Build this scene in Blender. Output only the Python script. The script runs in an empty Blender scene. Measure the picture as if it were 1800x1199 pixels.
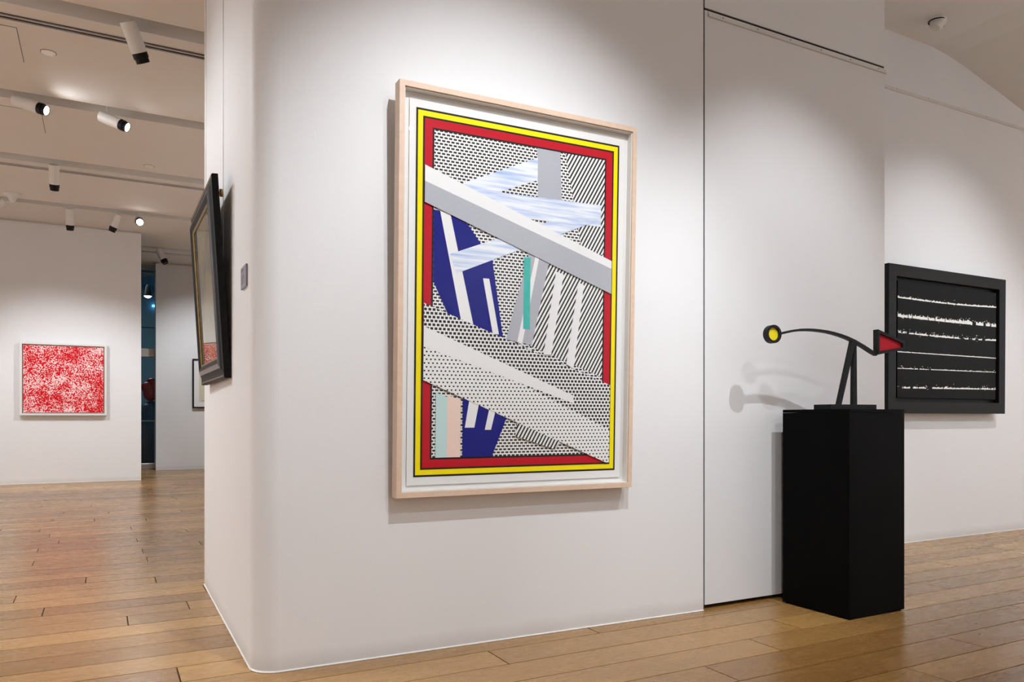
import bpy, bmesh, math, random
from mathutils import Vector, Matrix
random.seed(7)
SC = bpy.context.scene
COL = SC.collection

# ------------------------------------------------------------------ camera, world, light, exposure
YAW = math.atan(720/1350)
cd = bpy.data.cameras.new('camera'); cam = bpy.data.objects.new('camera', cd); COL.objects.link(cam)
cam.location = (0, 0, 1.0); cam.rotation_euler = (math.pi/2, 0, -YAW)
cd.sensor_fit = 'HORIZONTAL'; cd.sensor_width = 36; cd.lens = 27.0; cd.shift_y = 135.5/1800
cd.clip_start = 0.05; cd.clip_end = 100
SC.camera = cam
vs = SC.view_settings
vs.view_transform = 'Standard'; vs.look = 'None'; vs.gamma = 1.0; vs.use_curve_mapping = False
vs.exposure = -0.37
w = bpy.data.worlds.new('world'); SC.world = w; w.use_nodes = True
w.node_tree.nodes['Background'].inputs[0].default_value = (0.05, 0.05, 0.055, 1)
w.node_tree.nodes['Background'].inputs[1].default_value = 0.3

NEUT = (0.905, 0.95, 1.0)
FLOOR_FILL = [(-2.6, 4.6, 420), (-2.4, 7.6, 260), (-2.6, 11.2, 230), (2.2, 9.0, 160), (2.6, 12.0, 160), (-2.5, 0.5, 150), (8.6, 1.2, 60)]
def spot(name, loc, tgt, power, angle=60, blend=0.6, radius=0.02, color=NEUT):
    l = bpy.data.lights.new(name, 'SPOT'); l.energy = power; l.spot_size = math.radians(angle)
    l.spot_blend = blend; l.shadow_soft_size = radius; l.color = color
    o = bpy.data.objects.new(name, l); COL.objects.link(o); o.location = loc
    o.rotation_euler = (Vector(tgt)-Vector(loc)).to_track_quat('-Z', 'Y').to_euler()
    return o
# on the big print
spot('spot_light', (1.30, 0.95, 3.82), (1.60, 3.06, 1.18), 350, 63, 0.8)
spot('spot_light', (1.90, -0.35, 3.83), (1.72, 3.06, 0.55), 175, 60, 0.8)
spot('spot_light', (2.70, -2.0, 3.85), (2.2, 3.06, 0.45), 40, 46, 0.8)
# on the door panel and the plinth
spot('spot_light', (3.05, 1.00, 3.85), (3.42, 3.07, 1.0), 270, 58, 0.8)
# on the black picture of the right wall
spot('spot_light', (5.9, 1.60, 3.9), (6.1, 3.94, 1.1), 260, 70, 0.85)
spot('spot_light', (7.2, 0.9, 3.9), (6.6, 3.94, 0.5), 720, 66, 0.85)
spot('spot_light', (6.6, -0.6, 3.85), (6.5, 3.94, 0.45), 330, 46, 0.85)  # added fill spot, aimed low to brighten the wall below the picture
# on the dark framed picture of the partition end
spot('spot_light', (-1.55, 6.2, 3.85), (0.53, 4.25, 1.6), 260, 55, 0.8)
spot('spot_light', (-1.9, 4.6, 3.85), (0.53, 4.3, 1.0), 150, 60, 0.8)
# left hall
spot('spot_light', (-1.6, 10.7, 3.80), (-0.5, 13.7, 0.95), 360, 60, 0.85)
spot('spot_light', (1.45, 11.0, 3.80), (-0.40, 13.7, 0.8), 310, 58, 0.85)
spot('spot_light', (1.75, 13.4, 3.82), (2.0, 16.2, 1.0), 340, 80, 0.8)
# added spots washing the other, unseen gallery walls for ambient bounce
spot('spot_light', (-3.2, 3.0, 3.6), (-5.4, 3.0, 1.8), 800, 110, 0.8)
spot('spot_light', (-3.2, 8.5, 3.6), (-5.4, 8.5, 1.8), 800, 110, 0.8)
spot('spot_light', (-3.4, 12.0, 3.7), (-4.4, 13.7, 1.6), 400, 80, 0.8)
spot('spot_light', (1.2, 10.0, 3.6), (3.6, 9.0, 1.8), 500, 110, 0.8)
spot('spot_light', (-2.2, -1.8, 3.6), (-1.5, -4.0, 1.8), 450, 110, 0.8)
spot('spot_light', (5.0, -1.8, 3.6), (5.6, -4.0, 1.8), 600, 110, 0.8)
spot('spot_light', (8.4, -1.0, 3.2), (10.3, 0.0, 1.8), 1500, 110, 0.8)
# added fill lights aimed at the floors for ambient bounce (all outside the frame)
for x, y, p in FLOOR_FILL:
    spot('floor_fill', (x, y, 3.95), (x, y, 0), p, 125, 0.9, 0.12, (1.0, 0.98, 0.96))

# ------------------------------------------------------------------ node helpers and materials
def srgb(r, g, b):
    f = lambda c: ((c/255+0.055)/1.055)**2.4 if c/255 > 0.04045 else c/255/12.92
    return (f(r), f(g), f(b), 1)
def newmat(name):
    m = bpy.data.materials.new(name); m.use_nodes = True
    return m, m.node_tree, m.node_tree.nodes['Principled BSDF']
def N(nt, t, **kw):
    n = nt.nodes.new(t)
    for k, v in kw.items():
        if k in n.inputs: n.inputs[k].default_value = v
        else: setattr(n, k, v)
    return n
def L(nt, a, b): nt.links.new(a, b)
def mathn(nt, op, a, b=None, c=None):
    n = nt.nodes.new('ShaderNodeMath'); n.operation = op
    for i, x in enumerate((a, b, c)):
        if x is None: continue
        if isinstance(x, (int, float)): n.inputs[i].default_value = x
        else: nt.links.new(x, n.inputs[i])
    return n.outputs[0]
def bump(nt, b, height, strength, dist=0.002):
    n = N(nt, 'ShaderNodeBump'); n.inputs['Strength'].default_value = strength; n.inputs['Distance'].default_value = dist
    L(nt, height, n.inputs['Height']); L(nt, n.outputs[0], b.inputs['Normal'])
def plain(name, col, rough=0.5, metal=0.0, spec=0.5, noise=0.0, nscale=60, bstr=0.0):
    m, nt, b = newmat(name)
    b.inputs['Roughness'].default_value = rough; b.inputs['Metallic'].default_value = metal
    b.inputs['Specular IOR Level'].default_value = spec
    g = N(nt, 'ShaderNodeNewGeometry')
    no = N(nt, 'ShaderNodeTexNoise', Scale=nscale, Detail=4.0); L(nt, g.outputs['Position'], no.inputs['Vector'])
    mx = N(nt, 'ShaderNodeMix', data_type='RGBA'); 
    L(nt, no.outputs[0], mx.inputs[0])
    lo = tuple(max(0, c*(1-noise)) for c in col[:3])+(1,); hi = tuple(min(1, c*(1+noise)) for c in col[:3])+(1,)
    mx.inputs[6].default_value = lo; mx.inputs[7].default_value = hi
    L(nt, mx.outputs[2], b.inputs['Base Color'])
    if bstr: bump(nt, b, no.outputs[0], bstr)
    return m
def emit(name, col, strength):
    m, nt, b = newmat(name)
    b.inputs['Base Color'].default_value = (0.8, 0.8, 0.8, 1)
    b.inputs['Emission Color'].default_value = col; b.inputs['Emission Strength'].default_value = strength
    return m

def wall_material():
    m, nt, b = newmat('wall_paint')
    b.inputs['Roughness'].default_value = 0.55; b.inputs['Specular IOR Level'].default_value = 0.35
    g = N(nt, 'ShaderNodeNewGeometry')
    big = N(nt, 'ShaderNodeTexNoise', Scale=1.3, Detail=3.0); L(nt, g.outputs['Position'], big.inputs['Vector'])
    mx = N(nt, 'ShaderNodeMix', data_type='RGBA'); L(nt, big.outputs[0], mx.inputs[0])
    mx.inputs[6].default_value = (0.785, 0.78, 0.785, 1); mx.inputs[7].default_value = (0.82, 0.815, 0.82, 1)
    # scuffed grime just above the floor
    sx = N(nt, 'ShaderNodeSeparateXYZ'); L(nt, g.outputs['Position'], sx.inputs[0])
    gn = N(nt, 'ShaderNodeTexNoise', Scale=5.0, Detail=5.0); L(nt, g.outputs['Position'], gn.inputs['Vector'])
    z = mathn(nt, 'ADD', sx.outputs[2], mathn(nt, 'MULTIPLY', gn.outputs[0], 0.05))
    mr = N(nt, 'ShaderNodeMapRange'); L(nt, z, mr.inputs[0])
    mr.inputs[1].default_value = 0.02; mr.inputs[2].default_value = 0.10; mr.inputs[3].default_value = 0.45; mr.inputs[4].default_value = 0.0
    m2 = N(nt, 'ShaderNodeMix', data_type='RGBA'); L(nt, mr.outputs[0], m2.inputs[0]); L(nt, mx.outputs[2], m2.inputs[6])
    m2.inputs[7].default_value = (0.42, 0.37, 0.32, 1)
    L(nt, m2.outputs[2], b.inputs['Base Color'])
    fi = N(nt, 'ShaderNodeTexNoise', Scale=170.0, Detail=3.0); L(nt, g.outputs['Position'], fi.inputs['Vector'])
    bump(nt, b, fi.outputs[0], 0.22, 0.0015)
    return m
def wood_floor():
    m, nt, b = newmat('oak_plank')
    g = N(nt, 'ShaderNodeNewGeometry'); oi = N(nt, 'ShaderNodeObjectInfo')
    comb = N(nt, 'ShaderNodeCombineXYZ'); 
    L(nt, mathn(nt, 'MULTIPLY', oi.outputs['Random'], 37.0), comb.inputs[0]); L(nt, mathn(nt, 'MULTIPLY', oi.outputs['Random'], 13.0), comb.inputs[2])
    add = N(nt, 'ShaderNodeVectorMath', operation='ADD'); L(nt, g.outputs['Position'], add.inputs[0]); L(nt, comb.outputs[0], add.inputs[1])
    mp = N(nt, 'ShaderNodeMapping'); mp.inputs['Scale'].default_value = (0.7, 9.0, 1.0); L(nt, add.outputs[0], mp.inputs[0])
    grain = N(nt, 'ShaderNodeTexNoise', Scale=2.2, Detail=8.0, Roughness=0.62, Distortion=1.4); L(nt, mp.outputs[0], grain.inputs['Vector'])
    mp2 = N(nt, 'ShaderNodeMapping'); mp2.inputs['Scale'].default_value = (3.0, 90.0, 1.0); L(nt, add.outputs[0], mp2.inputs[0])
    fine = N(nt, 'ShaderNodeTexNoise', Scale=3.0, Detail=4.0, Roughness=0.7); L(nt, mp2.outputs[0], fine.inputs['Vector'])
    blot = N(nt, 'ShaderNodeTexNoise', Scale=1.7, Detail=3.0); L(nt, add.outputs[0], blot.inputs['Vector'])
    ramp = N(nt, 'ShaderNodeValToRGB'); e = ramp.color_ramp.elements
    e[0].position = 0.0; e[0].color = (0.185, 0.080, 0.018, 1); e[1].position = 1.0; e[1].color = (0.56, 0.32, 0.105, 1)
    t = mathn(nt, 'ADD', mathn(nt, 'MULTIPLY', grain.outputs[0], 0.24), mathn(nt, 'MULTIPLY', oi.outputs['Random'], 0.46))
    t = mathn(nt, 'ADD', t, mathn(nt, 'MULTIPLY', fine.outputs[0], 0.09))
    t = mathn(nt, 'ADD', t, mathn(nt, 'MULTIPLY', blot.outputs[0], 0.24))
    L(nt, t, ramp.inputs[0])
    # small dark dents and scratches
    mp3 = N(nt, 'ShaderNodeMapping'); mp3.inputs['Scale'].default_value = (9.0, 26.0, 1.0); L(nt, add.outputs[0], mp3.inputs[0])
    vo = N(nt, 'ShaderNodeTexVoronoi', Scale=1.0); L(nt, mp3.outputs[0], vo.inputs['Vector'])
    dent = mathn(nt, 'MULTIPLY', mathn(nt, 'LESS_THAN', vo.outputs['Distance'], 0.085), 0.55)
    mx = N(nt, 'ShaderNodeMix', data_type='RGBA'); L(nt, dent, mx.inputs[0]); L(nt, ramp.outputs[0], mx.inputs[6]); mx.inputs[7].default_value = (0.07, 0.035, 0.02, 1)
    L(nt, mx.outputs[2], b.inputs['Base Color'])
    r = mathn(nt, 'ADD', mathn(nt, 'MULTIPLY', grain.outputs[0], 0.14), 0.20)
    L(nt, r, b.inputs['Roughness'])
    b.inputs['Specular IOR Level'].default_value = 0.6
    h = mathn(nt, 'ADD', mathn(nt, 'MULTIPLY', grain.outputs[0], 0.6), mathn(nt, 'MULTIPLY', fine.outputs[0], 0.5))
    bump(nt, b, h, 0.05, 0.002)
    return m
def maple():
    m, nt, b = newmat('pale_maple')
    tc = N(nt, 'ShaderNodeTexCoord'); mp = N(nt, 'ShaderNodeMapping'); mp.inputs['Scale'].default_value = (9, 9, 9); L(nt, tc.outputs['Object'], mp.inputs[0])
    no = N(nt, 'ShaderNodeTexNoise', Scale=3.0, Detail=5.0, Distortion=0.8); L(nt, mp.outputs[0], no.inputs['Vector'])
    ra = N(nt, 'ShaderNodeValToRGB'); ra.color_ramp.elements[0].color = (0.72, 0.53, 0.395, 1); ra.color_ramp.elements[1].color = (0.78, 0.585, 0.445, 1)
    ra.color_ramp.elements[0].position = 0.3; ra.color_ramp.elements[1].position = 0.7
    L(nt, no.outputs[0], ra.inputs[0]); L(nt, ra.outputs[0], b.inputs['Base Color']); b.inputs['Roughness'].default_value = 0.5
    return m
def glazing(name='picture_glazing', k=0.5):
    m = bpy.data.materials.new(name); m.use_nodes = True; nt = m.node_tree; nt.nodes.clear()
    out = N(nt, 'ShaderNodeOutputMaterial'); mix = N(nt, 'ShaderNodeMixShader'); tr = N(nt, 'ShaderNodeBsdfTransparent'); gl = N(nt, 'ShaderNodeBsdfGlossy', Roughness=0.0)
    fr = N(nt, 'ShaderNodeFresnel', IOR=1.45); g = N(nt, 'ShaderNodeNewGeometry'); L(nt, mathn(nt, 'MULTIPLY', mathn(nt, 'MULTIPLY', fr.outputs[0], k), mathn(nt, 'SUBTRACT', 1.0, g.outputs['Backfacing'])), mix.inputs[0]); L(nt, tr.outputs[0], mix.inputs[1]); L(nt, gl.outputs[0], mix.inputs[2]); L(nt, mix.outputs[0], out.inputs[0])
    return m
def obj_xz(nt):
    tc = N(nt, 'ShaderNodeTexCoord'); s = N(nt, 'ShaderNodeSeparateXYZ'); L(nt, tc.outputs['Object'], s.inputs[0])
    return tc, s.outputs[0], s.outputs[2]
def two_tone(name, builder, c0, c1, rough=0.6):
    m, nt, b = newmat(name); b.inputs['Roughness'].default_value = rough; b.inputs['Specular IOR Level'].default_value = 0.2
    f = builder(nt); mx = N(nt, 'ShaderNodeMix', data_type='RGBA'); L(nt, f, mx.inputs[0]); mx.inputs[6].default_value = c0; mx.inputs[7].default_value = c1
    L(nt, mx.outputs[2], b.inputs['Base Color']); return m
def f_bricks(nt):                      # rows of short dashes
    tc, x, z = obj_xz(nt)
    row = mathn(nt, 'FLOOR', mathn(nt, 'DIVIDE', z, 0.0135))
    xs = mathn(nt, 'ADD', mathn(nt, 'DIVIDE', x, 0.021), mathn(nt, 'MULTIPLY', row, 0.5))
    a = mathn(nt, 'LESS_THAN', mathn(nt, 'FRACT', xs), 0.70)
    c = mathn(nt, 'LESS_THAN', mathn(nt, 'FRACT', mathn(nt, 'DIVIDE', z, 0.0135)), 0.56)
    return mathn(nt, 'MULTIPLY', a, c)
def f_stripes(nt):
    tc, x, z = obj_xz(nt)
    q = mathn(nt, 'SUBTRACT', mathn(nt, 'MULTIPLY', x, 0.87), mathn(nt, 'MULTIPLY', z, 0.5))
    return mathn(nt, 'LESS_THAN', mathn(nt, 'FRACT', mathn(nt, 'DIVIDE', q, 0.0165)), 0.45)
def f_squares(size):
    def f(nt):
        tc, x, z = obj_xz(nt)
        row = mathn(nt, 'FLOOR', mathn(nt, 'DIVIDE', z, 0.016))
        xs = mathn(nt, 'ADD', mathn(nt, 'DIVIDE', x, 0.019), mathn(nt, 'MULTIPLY', row, 0.5))
        a = mathn(nt, 'LESS_THAN', mathn(nt, 'FRACT', xs), size); c = mathn(nt, 'LESS_THAN', mathn(nt, 'FRACT', mathn(nt, 'DIVIDE', z, 0.016)), size)
        return mathn(nt, 'MULTIPLY', a, c)
    return f
def f_brushy(nt):
    tc = N(nt, 'ShaderNodeTexCoord'); mp = N(nt, 'ShaderNodeMapping'); mp.inputs['Scale'].default_value = (4, 1, 60); mp.inputs['Rotation'].default_value = (0, 0.2, 0)
    L(nt, tc.outputs['Object'], mp.inputs[0]); no = N(nt, 'ShaderNodeTexNoise', Scale=1.0, Detail=3.0); L(nt, mp.outputs[0], no.inputs['Vector'])
    mr = N(nt, 'ShaderNodeMapRange'); L(nt, no.outputs[0], mr.inputs[0]); mr.inputs[1].default_value = 0.42; mr.inputs[2].default_value = 0.75; return mr.outputs[0]
def f_speckle(nt):                     # irregular dots
    tc = N(nt, 'ShaderNodeTexCoord')
    vo = N(nt, 'ShaderNodeTexVoronoi', Scale=66.0); L(nt, tc.outputs['Object'], vo.inputs['Vector'])
    no = N(nt, 'ShaderNodeTexNoise', Scale=5.0, Detail=3.0); L(nt, tc.outputs['Object'], no.inputs['Vector'])
    th = mathn(nt, 'ADD', mathn(nt, 'MULTIPLY', no.outputs[0], 0.95), -0.03)
    mr = N(nt, 'ShaderNodeMapRange'); L(nt, mathn(nt, 'SUBTRACT', th, vo.outputs['Distance']), mr.inputs[0]); mr.inputs[1].default_value = -0.04; mr.inputs[2].default_value = 0.05
    return mr.outputs[0]

M = {}
M['wall'] = wall_material()
M['ceiling'] = plain('ceiling_paint', (0.78, 0.75, 0.72), 0.8, noise=0.02, nscale=3, spec=0.2)
M['oak'] = wood_floor()
M['subfloor'] = plain('dark_subfloor', (0.03, 0.018, 0.01), 0.9, noise=0.2)
M['caulk'] = plain('white_sealant', (0.85, 0.84, 0.83), 0.5, noise=0.03)
M['gap'] = plain('dark_gap', (0.012, 0.011, 0.011), 0.8)
M['rail'] = plain('painted_rail', (0.70, 0.67, 0.64), 0.45, noise=0.03)
M['door'] = plain('door_paint', (0.79, 0.785, 0.79), 0.5, noise=0.02, nscale=2, spec=0.35)
M['maple'] = maple()
M['glass'] = glazing(); M['old_glass'] = glazing('old_glass', 1.0)
M['white'] = plain('white_enamel', (0.78, 0.76, 0.73), 0.4, noise=0.02)
M['black_metal'] = plain('black_metal', (0.006, 0.006, 0.007), 0.4, noise=0.1, spec=0.2)
M['lens_on'] = emit('lit_lens', (1, 0.95, 0.9, 1), 40.0)
M['lens_off'] = plain('dark_lens', (0.10, 0.09, 0.09), 0.15)
M['black_board'] = plain('black_lacquer', (0.0022, 0.0021, 0.0021), 0.6, noise=0.15, nscale=4, spec=0.06)
M['black_frame'] = plain('black_stained_wood', (0.008, 0.008, 0.008), 0.5, noise=0.3, nscale=40, spec=0.15)
M['steel_black'] = plain('black_painted_steel', (0.009, 0.009, 0.011), 0.45, noise=0.1, spec=0.2)
M['yellow'] = plain('yellow_enamel', srgb(240, 220, 10), 0.5, noise=0.02)
M['red_enamel'] = plain('red_enamel', srgb(190, 15, 35), 0.5, noise=0.03, spec=0.2)
M['paper'] = plain('white_paper', (0.84, 0.835, 0.82), 0.7, noise=0.01, spec=0.2)
M['board'] = plain('mount_board', (0.82, 0.80, 0.77), 0.75, noise=0.01, spec=0.2)
M['cream'] = plain('cream_paper', (0.70, 0.64, 0.52), 0.8, noise=0.04, nscale=8, spec=0.2)
M['ink_black'] = plain('black_ink', (0.015, 0.014, 0.014), 0.6, spec=0.2)
M['ink_yellow'] = plain('yellow_ink', srgb(252, 232, 0), 0.6, spec=0.2)
M['ink_red'] = plain('red_ink', srgb(192, 14, 36), 0.6, noise=0.04, spec=0.2)
M['ink_navy'] = plain('navy_ink', srgb(10, 18, 125), 0.6, noise=0.04, spec=0.2)
M['ink_grey'] = plain('grey_ink', srgb(180, 182, 190), 0.6, noise=0.05, nscale=90, spec=0.2)
M['ink_white'] = plain('white_ink', (0.86, 0.86, 0.86), 0.6, spec=0.2)
M['ink_pale'] = two_tone('pale_blue_ink', f_brushy, srgb(236, 240, 246), srgb(150, 180, 232))
M['ink_teal'] = plain('teal_ink', srgb(70, 185, 175), 0.6, noise=0.2, nscale=30, spec=0.2)
M['ink_pink'] = plain('pale_pink_ink', srgb(240, 214, 200), 0.6, noise=0.03, spec=0.2)
M['ink_cyan'] = plain('pale_cyan_ink', srgb(196, 226, 226), 0.6, noise=0.03, spec=0.2)
wh = (0.86, 0.86, 0.85, 1); bk = (0.02, 0.017, 0.014, 1)
M['ink_dash'] = two_tone('dashed_ink', f_bricks, wh, bk)
M['ink_stripe'] = two_tone('striped_ink', f_stripes, wh, bk)
M['ink_sq_big'] = two_tone('dense_square_ink', f_squares(0.66), wh, bk)
M['ink_sq_small'] = two_tone('sparse_square_ink', f_squares(0.40), wh, bk)
M['speckle'] = two_tone('red_speckled_paint', f_speckle, srgb(212, 8, 24), srgb(252, 222, 222), 0.35)
M['canvas_black'] = plain('black_canvas', (0.008, 0.008, 0.008), 0.6, noise=0.3, nscale=15, bstr=0.2, spec=0.1)
M['canvas_white'] = plain('thick_white_paint', (0.85, 0.84, 0.80), 0.5, noise=0.04, bstr=0.3)
M['gilt'] = plain('worn_gilt', (0.24, 0.155, 0.05), 0.4, metal=0.7, noise=0.5, nscale=50)
M['black_sheen'] = plain('black_gloss_sheen', (0.05, 0.045, 0.045), 0.25, metal=0.6, noise=0.35, nscale=35)  # black gloss moulding; greyer metallic colour puts in its reflected sheen
M['label'] = plain('grey_label', srgb(150, 148, 160), 0.4, noise=0.02)
M['label_ink'] = plain('label_ink', srgb(70, 68, 80), 0.5)
M['wire'] = plain('steel_wire', (0.45, 0.43, 0.42), 0.35, metal=0.8)
M['brass'] = plain('brass', (0.45, 0.27, 0.10), 0.35, metal=0.9)
M['alu'] = plain('silver_sill', (0.42, 0.39, 0.36), 0.3, metal=0.8)
M['hall_wall'] = plain('teal_hall_wall', (0.16, 0.30, 0.36), 0.6, noise=0.1, nscale=1)
M['hall_floor'] = plain('hall_floor', (0.12, 0.11, 0.10), 0.25, noise=0.2, nscale=3)
M['balloon_red'] = plain('glossy_red', (0.55, 0.02, 0.03), 0.15)
M['dome_blue'] = plain('satin_blue', (0.015, 0.13, 0.24), 0.35)
M['rail_grey'] = plain('rail_grey', (0.30, 0.36, 0.38), 0.4, metal=0.3)
M['blue_led'] = emit('blue_indicator', (0.1, 0.5, 1, 1), 6.0)

# ------------------------------------------------------------------ mesh helpers
def link(name, bm, mat, parent=None, smooth=False, kind=None, mats=None, loc=None, rot=None):
    bmesh.ops.recalc_face_normals(bm, faces=bm.faces)
    me = bpy.data.meshes.new(name); bm.to_mesh(me); bm.free()
    if smooth:
        for p in me.polygons: p.use_smooth = True
        me.set_sharp_from_angle(angle=math.radians(35))
    for m in (mats or [mat]): me.materials.append(m)
    o = bpy.data.objects.new(name, me); COL.objects.link(o)
    if parent is not None: o.parent = parent
    if loc is not None: o.location = loc
    if rot is not None: o.rotation_euler = rot
    if kind: o['kind'] = kind
    return o
def box(bm, x0, x1, y0, y1, z0, z1, bevel=0.0, mi=0):
    vs_ = [bm.verts.new(p) for p in ((x0,y0,z0),(x1,y0,z0),(x1,y1,z0),(x0,y1,z0),(x0,y0,z1),(x1,y0,z1),(x1,y1,z1),(x0,y1,z1))]
    fs = [bm.faces.new([vs_[i] for i in f]) for f in ((0,3,2,1),(4,5,6,7),(0,1,5,4),(1,2,6,5),(2,3,7,6),(3,0,4,7))]
    for f in fs: f.material_index = mi
    if bevel:
        es = {e for f in fs for e in f.edges}
        bmesh.ops.bevel(bm, geom=list(es), offset=bevel, segments=2, affect='EDGES', profile=0.5)
    return vs_
def nb(): return bmesh.new()
def boxo(name, d, mat, parent=None, bevel=0.0, kind=None, **kw):
    bm = nb(); box(bm, *d, bevel=bevel); return link(name, bm, mat, parent, kind=kind, **kw)
def prism(bm, pts, axis, a0, a1, cap=True, mi=0):
    """pts 2-D polygon; extrude along axis ('x': pts are y,z; 'y': x,z; 'z': x,y)."""
    def P(p, a): return {'x': (a, p[0], p[1]), 'y': (p[0], a, p[1]), 'z': (p[0], p[1], a)}[axis]
    A = [bm.verts.new(P(p, a0)) for p in pts]; B = [bm.verts.new(P(p, a1)) for p in pts]; n = len(pts)
    fs = [bm.faces.new((A[i], A[(i+1) % n], B[(i+1) % n], B[i])) for i in range(n)]
    if cap: fs += [bm.faces.new(A), bm.faces.new(B)]
    for f in fs: f.material_index = mi
def lathe(bm, prof, seg=24, mat_rot=None):
    """prof list of (r, z) revolved about z; optional 4x4 transform."""
    rings = []
    for r, z in prof:
        if r < 1e-6: rings.append([bm.verts.new((0, 0, z))])
        else: rings.append([bm.verts.new((r*math.cos(2*math.pi*i/seg), r*math.sin(2*math.pi*i/seg), z)) for i in range(seg)])
    vs_ = [v for r in rings for v in r]
    for a, b in zip(rings, rings[1:]):
        if len(a) == 1 and len(b) == 1: continue
        for i in range(seg):
            j = (i+1) % seg
            if len(a) == 1: bm.faces.new((a[0], b[i], b[j]))
            elif len(b) == 1: bm.faces.new((a[i], a[j], b[0]))
            else: bm.faces.new((a[i], a[j], b[j], b[i]))
    if mat_rot is not None: bmesh.ops.transform(bm, matrix=mat_rot, verts=vs_)
def tube(bm, p0, p1, r, seg=10):
    p0 = Vector(p0); p1 = Vector(p1); d = p1-p0
    mat = Matrix.Translation(p0) @ d.to_track_quat('Z', 'Y').to_matrix().to_4x4()
    lathe(bm, [(0, 0), (r, 0), (r, d.length), (0, d.length)], seg, mat)
def empty(name, loc=(0, 0, 0), rot=(0, 0, 0), label=None, cat=None, group=None):
    o = bpy.data.objects.new(name, None); COL.objects.link(o); o.location = loc; o.rotation_euler = rot
    o.empty_display_size = 0.1
    tag(o, label, cat, group); return o
def tag(o, label=None, cat=None, group=None):
    if label: o['label'] = label
    if cat: o['category'] = cat
    if group: o['group'] = group
    return o

# ------------------------------------------------------------------ floor
floor = boxo('floor', (-5.6, 10.4, -4.2, 16.75, -0.10, -0.011), M['subfloor'], kind='structure')
PITCH = 0.197; Y0 = 3.155; GAP = 0.0055
JOINTS = [(-7,2.84),(-6,3.4),(-5,2.14),(-5,4.27),(-4,2.58),(-3,2.93),(-2,1.46),(-2,4.38),(-1,2.04),(-1,3.22),(0,5.1),(2,6.2),(5,0.11),(7,-0.27),(8,0.53),(10,0.29),(11,-0.09),(14,0.28),(15,-0.42),(17,0.69),(18,-0.43),(19,0.25),(20,-0.31),(21,0.66),(23,0.23),(24,-0.49),(25,-0.8),(26,0.38),(27,-0.07),(28,-0.43),(29,0.75),(30,0.06),(31,-0.36),(34,-0.11),(35,-0.6),(36,0.81),(38,-0.23),(39,-0.62),(42,-0.53),(45,-0.31),(45,0.06)]
rest = nb(); nplank = 0
for k in range(-37, 69):
    ya = Y0+k*PITCH; yb = ya+PITCH
    # where planks show in (or just beside) the photograph
    if ya < 1.35: vis = None
    elif ya < 2.9: vis = (-0.4, 1.95*yb+0.5)
    elif ya < 3.95: vis = (-0.9, 9.0)
    else: vis = (-0.13*yb-0.5, 0.14*yb+0.3 if ya > 4.9 else 0.6)
    js = [x for kk, x in JOINTS if kk == k]
    xs = set(js); x = (min(js) if js else random.uniform(-2, 2)); 
    base = x
    while x > -5.6: x -= random.uniform(2.0, 2.9); xs.add(max(x, -5.6))
    x = max(js) if js else base
    xs.add(x)
    while x < 10.4: x += random.uniform(2.0, 2.9); xs.add(min(x, 10.4))
    xs = sorted(xs)
    for a, b in zip(xs, xs[1:]):
        if b-a < 0.02: continue
        z = -random.uniform(0, 0.0004)
        d = (a+GAP/2, b-GAP/2, ya+GAP/2, min(yb, 16.75)-GAP/2, -0.0105, z)
        if vis and b > vis[0] and a < vis[1] and nplank < 298:
            # the block of the partition covers most of the rows behind it
            if 3.2 < ya < 3.72 and a > 0.7 and b < 4.2: box(rest, *d); continue
            boxo('plank', d, M['oak'], floor); nplank += 1
        else: box(rest, *d)
print('planks', nplank)
link('planks_out_of_view', rest, M['oak'], floor, kind='stuff').name = 'planking'

# ------------------------------------------------------------------ walls
CZ = 4.0
def rounded_block():
    R = 0.10; cx, cy = 0.62, 3.195      # centre of the rounded corner
    pts = [(0.540, 4.93), (0.520, 3.20)]
    for i in range(0, 13):
        a = math.pi + (math.pi/2-0.0223)*i/12
        pts.append((cx+R*math.cos(a), cy+R*math.sin(a)))
    pts += [(2.750, 3.047), (2.750, 3.30), (2.750, 4.93)]
    return pts
bp = rounded_block()
bm = nb(); prism(bm, bp, 'z', 0.0, 4.2)
front = link('wall_front', bm, M['wall'], kind='structure', smooth=True)
# thin sealant bead where the wall meets the floor
def bead(name, pts, r=0.004):
    bm = nb()
    for p, q in zip(pts, pts[1:]): tube(bm, (p[0], p[1], r*0.6), (q[0], q[1], r*0.6), r, 6)
    return link(name, bm, M['caulk'], kind='structure')
bead('baseboard_front', [(p[0]-0.001, p[1]-0.001) for p in bp[:16]], 0.0045)
# pivot door panel with its dark gaps, wall above it
bmk = nb(); box(bmk, 2.750, 4.215, 3.12, 3.90, 0.0, 4.2)
link('wall_door_backing', bmk, M['gap'], kind='structure').name = 'wall_core'
boxo('gap_shade_side', (2.751, 2.779, 3.0735, 3.119, 0.0, 4.2), M['gap'], kind='structure')  # black strip stands in for the shade inside the side gap
boxo('gap_shade_top', (2.780, 4.216, 3.0735, 3.119, 3.1365, 3.1475), M['gap'], kind='structure')  # gap above the door: its shade put in as a black strip
dr = boxo('door_1', (2.780, 4.218, 3.070, 3.125, 0.022, 3.136), M['door'], kind='structure', bevel=0.001)
rl = nb()
prism(rl, [(3.070, 3.103), (3.058, 3.103), (3.058, 3.110), (3.062, 3.113), (3.062, 3.126), (3.070, 3.126)], 'x', 2.80, 4.222)
tr1 = link('trim_1', rl, M['rail'], kind='structure')
for i in range(6): 
    b_ = nb(); tube(b_, (2.90+i*0.25, 3.0625, 3.118), (2.90+i*0.25, 3.0605, 3.118), 0.003, 8); link('screw', b_, M['black_metal'], tr1)
boxo('wall_above_door', (2.780, 4.218, 3.070, 3.125, 3.148, 4.2), M['door'], kind='structure').name = 'wall_upper'
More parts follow.
